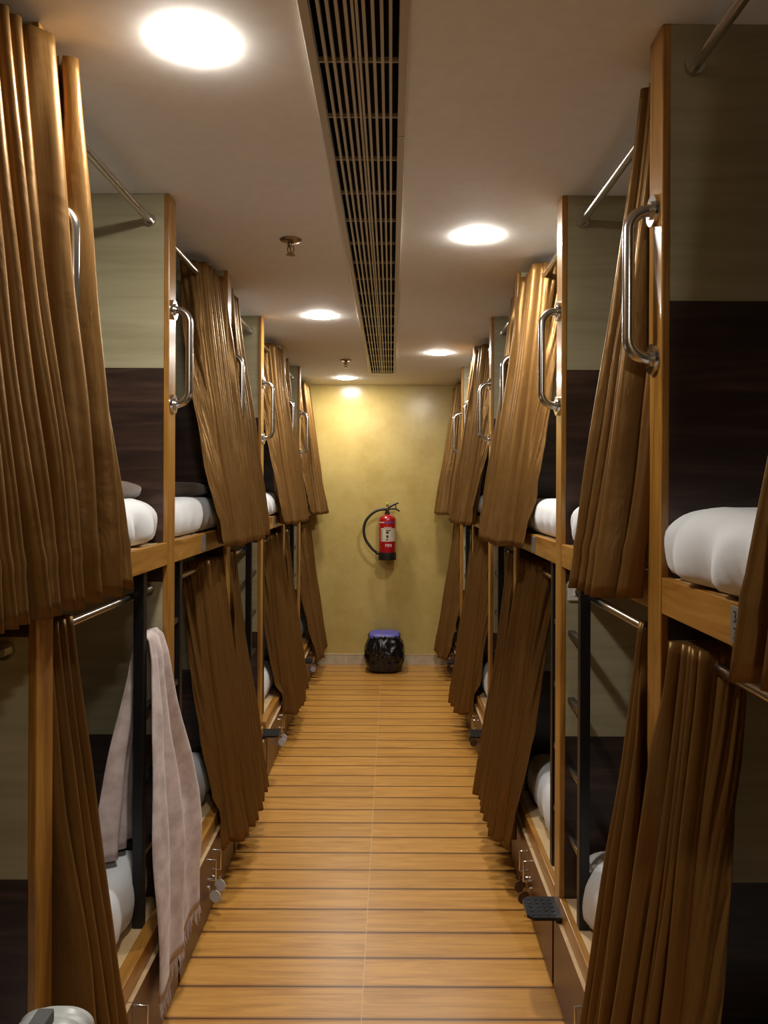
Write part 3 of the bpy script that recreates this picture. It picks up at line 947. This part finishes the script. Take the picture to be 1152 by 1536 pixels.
# ------------------------------------------------------------------ waste bin
def bin_():
    r = empty('waste_bin', (-.055, 6.725, 0), 'black bag lined waste bin with violet blue lid by the end wall', 'bin')
    rnd = random.Random(2)
    def warp(a, z):
        sq = 1/ (abs(math.cos(a))**3.2 + abs(math.sin(a))**3.2)**(1/3.2)
        return sq*(1 + .060*noise.noise(Vector((math.cos(a)*2.6, math.sin(a)*2.6, z*12))) + .035*noise.noise(Vector((math.cos(a)*8, math.sin(a)*8, z*30))) - .10*abs(noise.noise(Vector((math.cos(a)*4+5, math.sin(a)*4, z*20)))))
    prof = [(0,.002),(.11,.002),(.122,.012)]
    for i in range(31):
        t = i/30; prof.append((.143 + .038*math.sin(PI*min(1, t*.95))**.8 - .012*t, .02 + .275*t))
    prof += [(.143,.312),(.137,.324),(.126,.322),(.118,.312)]
    mesh_obj('bag', lathe(prof, 110, warp=warp), M['binbag'], r, smooth=True)
    def wl(a, z): return 1/(abs(math.cos(a))**4 + abs(math.sin(a))**4)**.25
    mesh_obj('lid', lathe([(0,.296),(.128,.296),(.134,.302),(.134,.318),(.126,.331),(.114,.337),(.06,.341),(0,.342)], 64, warp=wl), M['lid'], r, smooth=False, autosmooth=35)
    bm = box(-.05, .05, -.07, -.03, .338, .344, .002)
    mesh_obj('lid_flap', bm, M['lid'], r)
bin_()

# ------------------------------------------------------------------ suitcase at the near left corner
def suitcase():
    r = empty('suitcase', (-.592, 1.30, 0), 'pale grey ribbed suitcase with dark grey strap at the bottom left corner', 'suitcase')
    bm = bmesh.new()
    W, D, Z0, Z1 = .062, .19, .05, .672
    def prof(hw):
        pts = []
        rr = .055
        for i in range(9):
            a = PI/2*i/8; pts.append((hw - rr + rr*math.cos(a), Z1 - rr*.62 + rr*.62*math.sin(a)))
        for i in range(9):
            a = PI/2 + PI/2*i/8; pts.append((-hw + rr + rr*math.cos(a), Z1 - rr*.62 + rr*.62*math.sin(a)))
        for i in range(5):
            a = PI + PI/2*i/4; pts.append((-hw + .03 + .03*math.cos(a), Z0 + .03 + .03*math.sin(a)))
        for i in range(5):
            a = 1.5*PI + PI/2*i/4; pts.append((hw - .03 + .03*math.cos(a), Z0 + .03 + .03*math.sin(a)))
        return pts
    secs = []
    n = 28
    for i in range(n+1):
        y = -D/2 + D*i/n
        e = 1 - .12*(abs(2*i/n-1)**6)
        rib = .0035*math.cos(2*PI*i/4)
        secs.append([bm.verts.new((x*e + math.copysign(rib, x)*1., y, (z-.37)*(.5+.5*e)+.37 + (rib if z > .5 else 0))) for x, z in prof(W)])
    for a, b in zip(secs, secs[1:]):
        m = len(a)
        for k in range(m): bm.faces.new((a[k], a[(k+1) % m], b[(k+1) % m], b[k]))
    bm.faces.new(secs[0][::-1]); bm.faces.new(secs[-1])
    mesh_obj('shell', bm, M['case'], r, autosmooth=35)
    bm = bmesh.new()
    add_box(bm, -.014, .014, -D/2-.006, -D/2+.002, .45, .677, .002)
    add_box(bm, -.014, .014, -D/2-.006, .03, .674, .698, .003)
    mesh_obj('strap', bm, M['strap'], r)
    for sx in (-1, 1):
        for sy in (-1, 1):
            bm = bmesh.new(); add_tube(bm, [(sx*.035-.01, sy*.07, .025), (sx*.035+.01, sy*.07, .025)], .025, 20)
            add_box(bm, sx*.035-.013, sx*.035+.013, sy*.07-.012, sy*.07+.012, .03, .054)
            mesh_obj('wheel', bm, M['shell_dark'], r)
suitcase()

# ------------------------------------------------------------------ world, camera, colour management
w = bpy.data.worlds.new('world'); sc.world = w; w.use_nodes = True
w.node_tree.nodes['Background'].inputs['Color'].default_value = (.02, .018, .015, 1)
w.node_tree.nodes['Background'].inputs['Strength'].default_value = .2

cam = bpy.data.cameras.new('camera'); co = bpy.data.objects.new('camera', cam); link(co)
cam.sensor_fit = 'VERTICAL'; cam.sensor_height = 36; cam.lens = 1154/1536*36
cam.shift_x = -11/1536; cam.shift_y = -37/1536
cam.clip_start = .02
co.location = (0, 0, 1.6)
co.rotation_mode = 'QUATERNION'
co.rotation_quaternion = (Matrix.Rotation(R(90), 4, 'X') @ Matrix.Rotation(R(.25), 4, 'Z')).to_quaternion()
sc.camera = co

sc.view_settings.view_transform = 'Standard'
sc.view_settings.look = 'None'
sc.view_settings.exposure = 0.80
sc.view_settings.gamma = 1.0
sc.view_settings.use_curve_mapping = False
sc.cycles.max_bounces = 12; sc.cycles.diffuse_bounces = 10
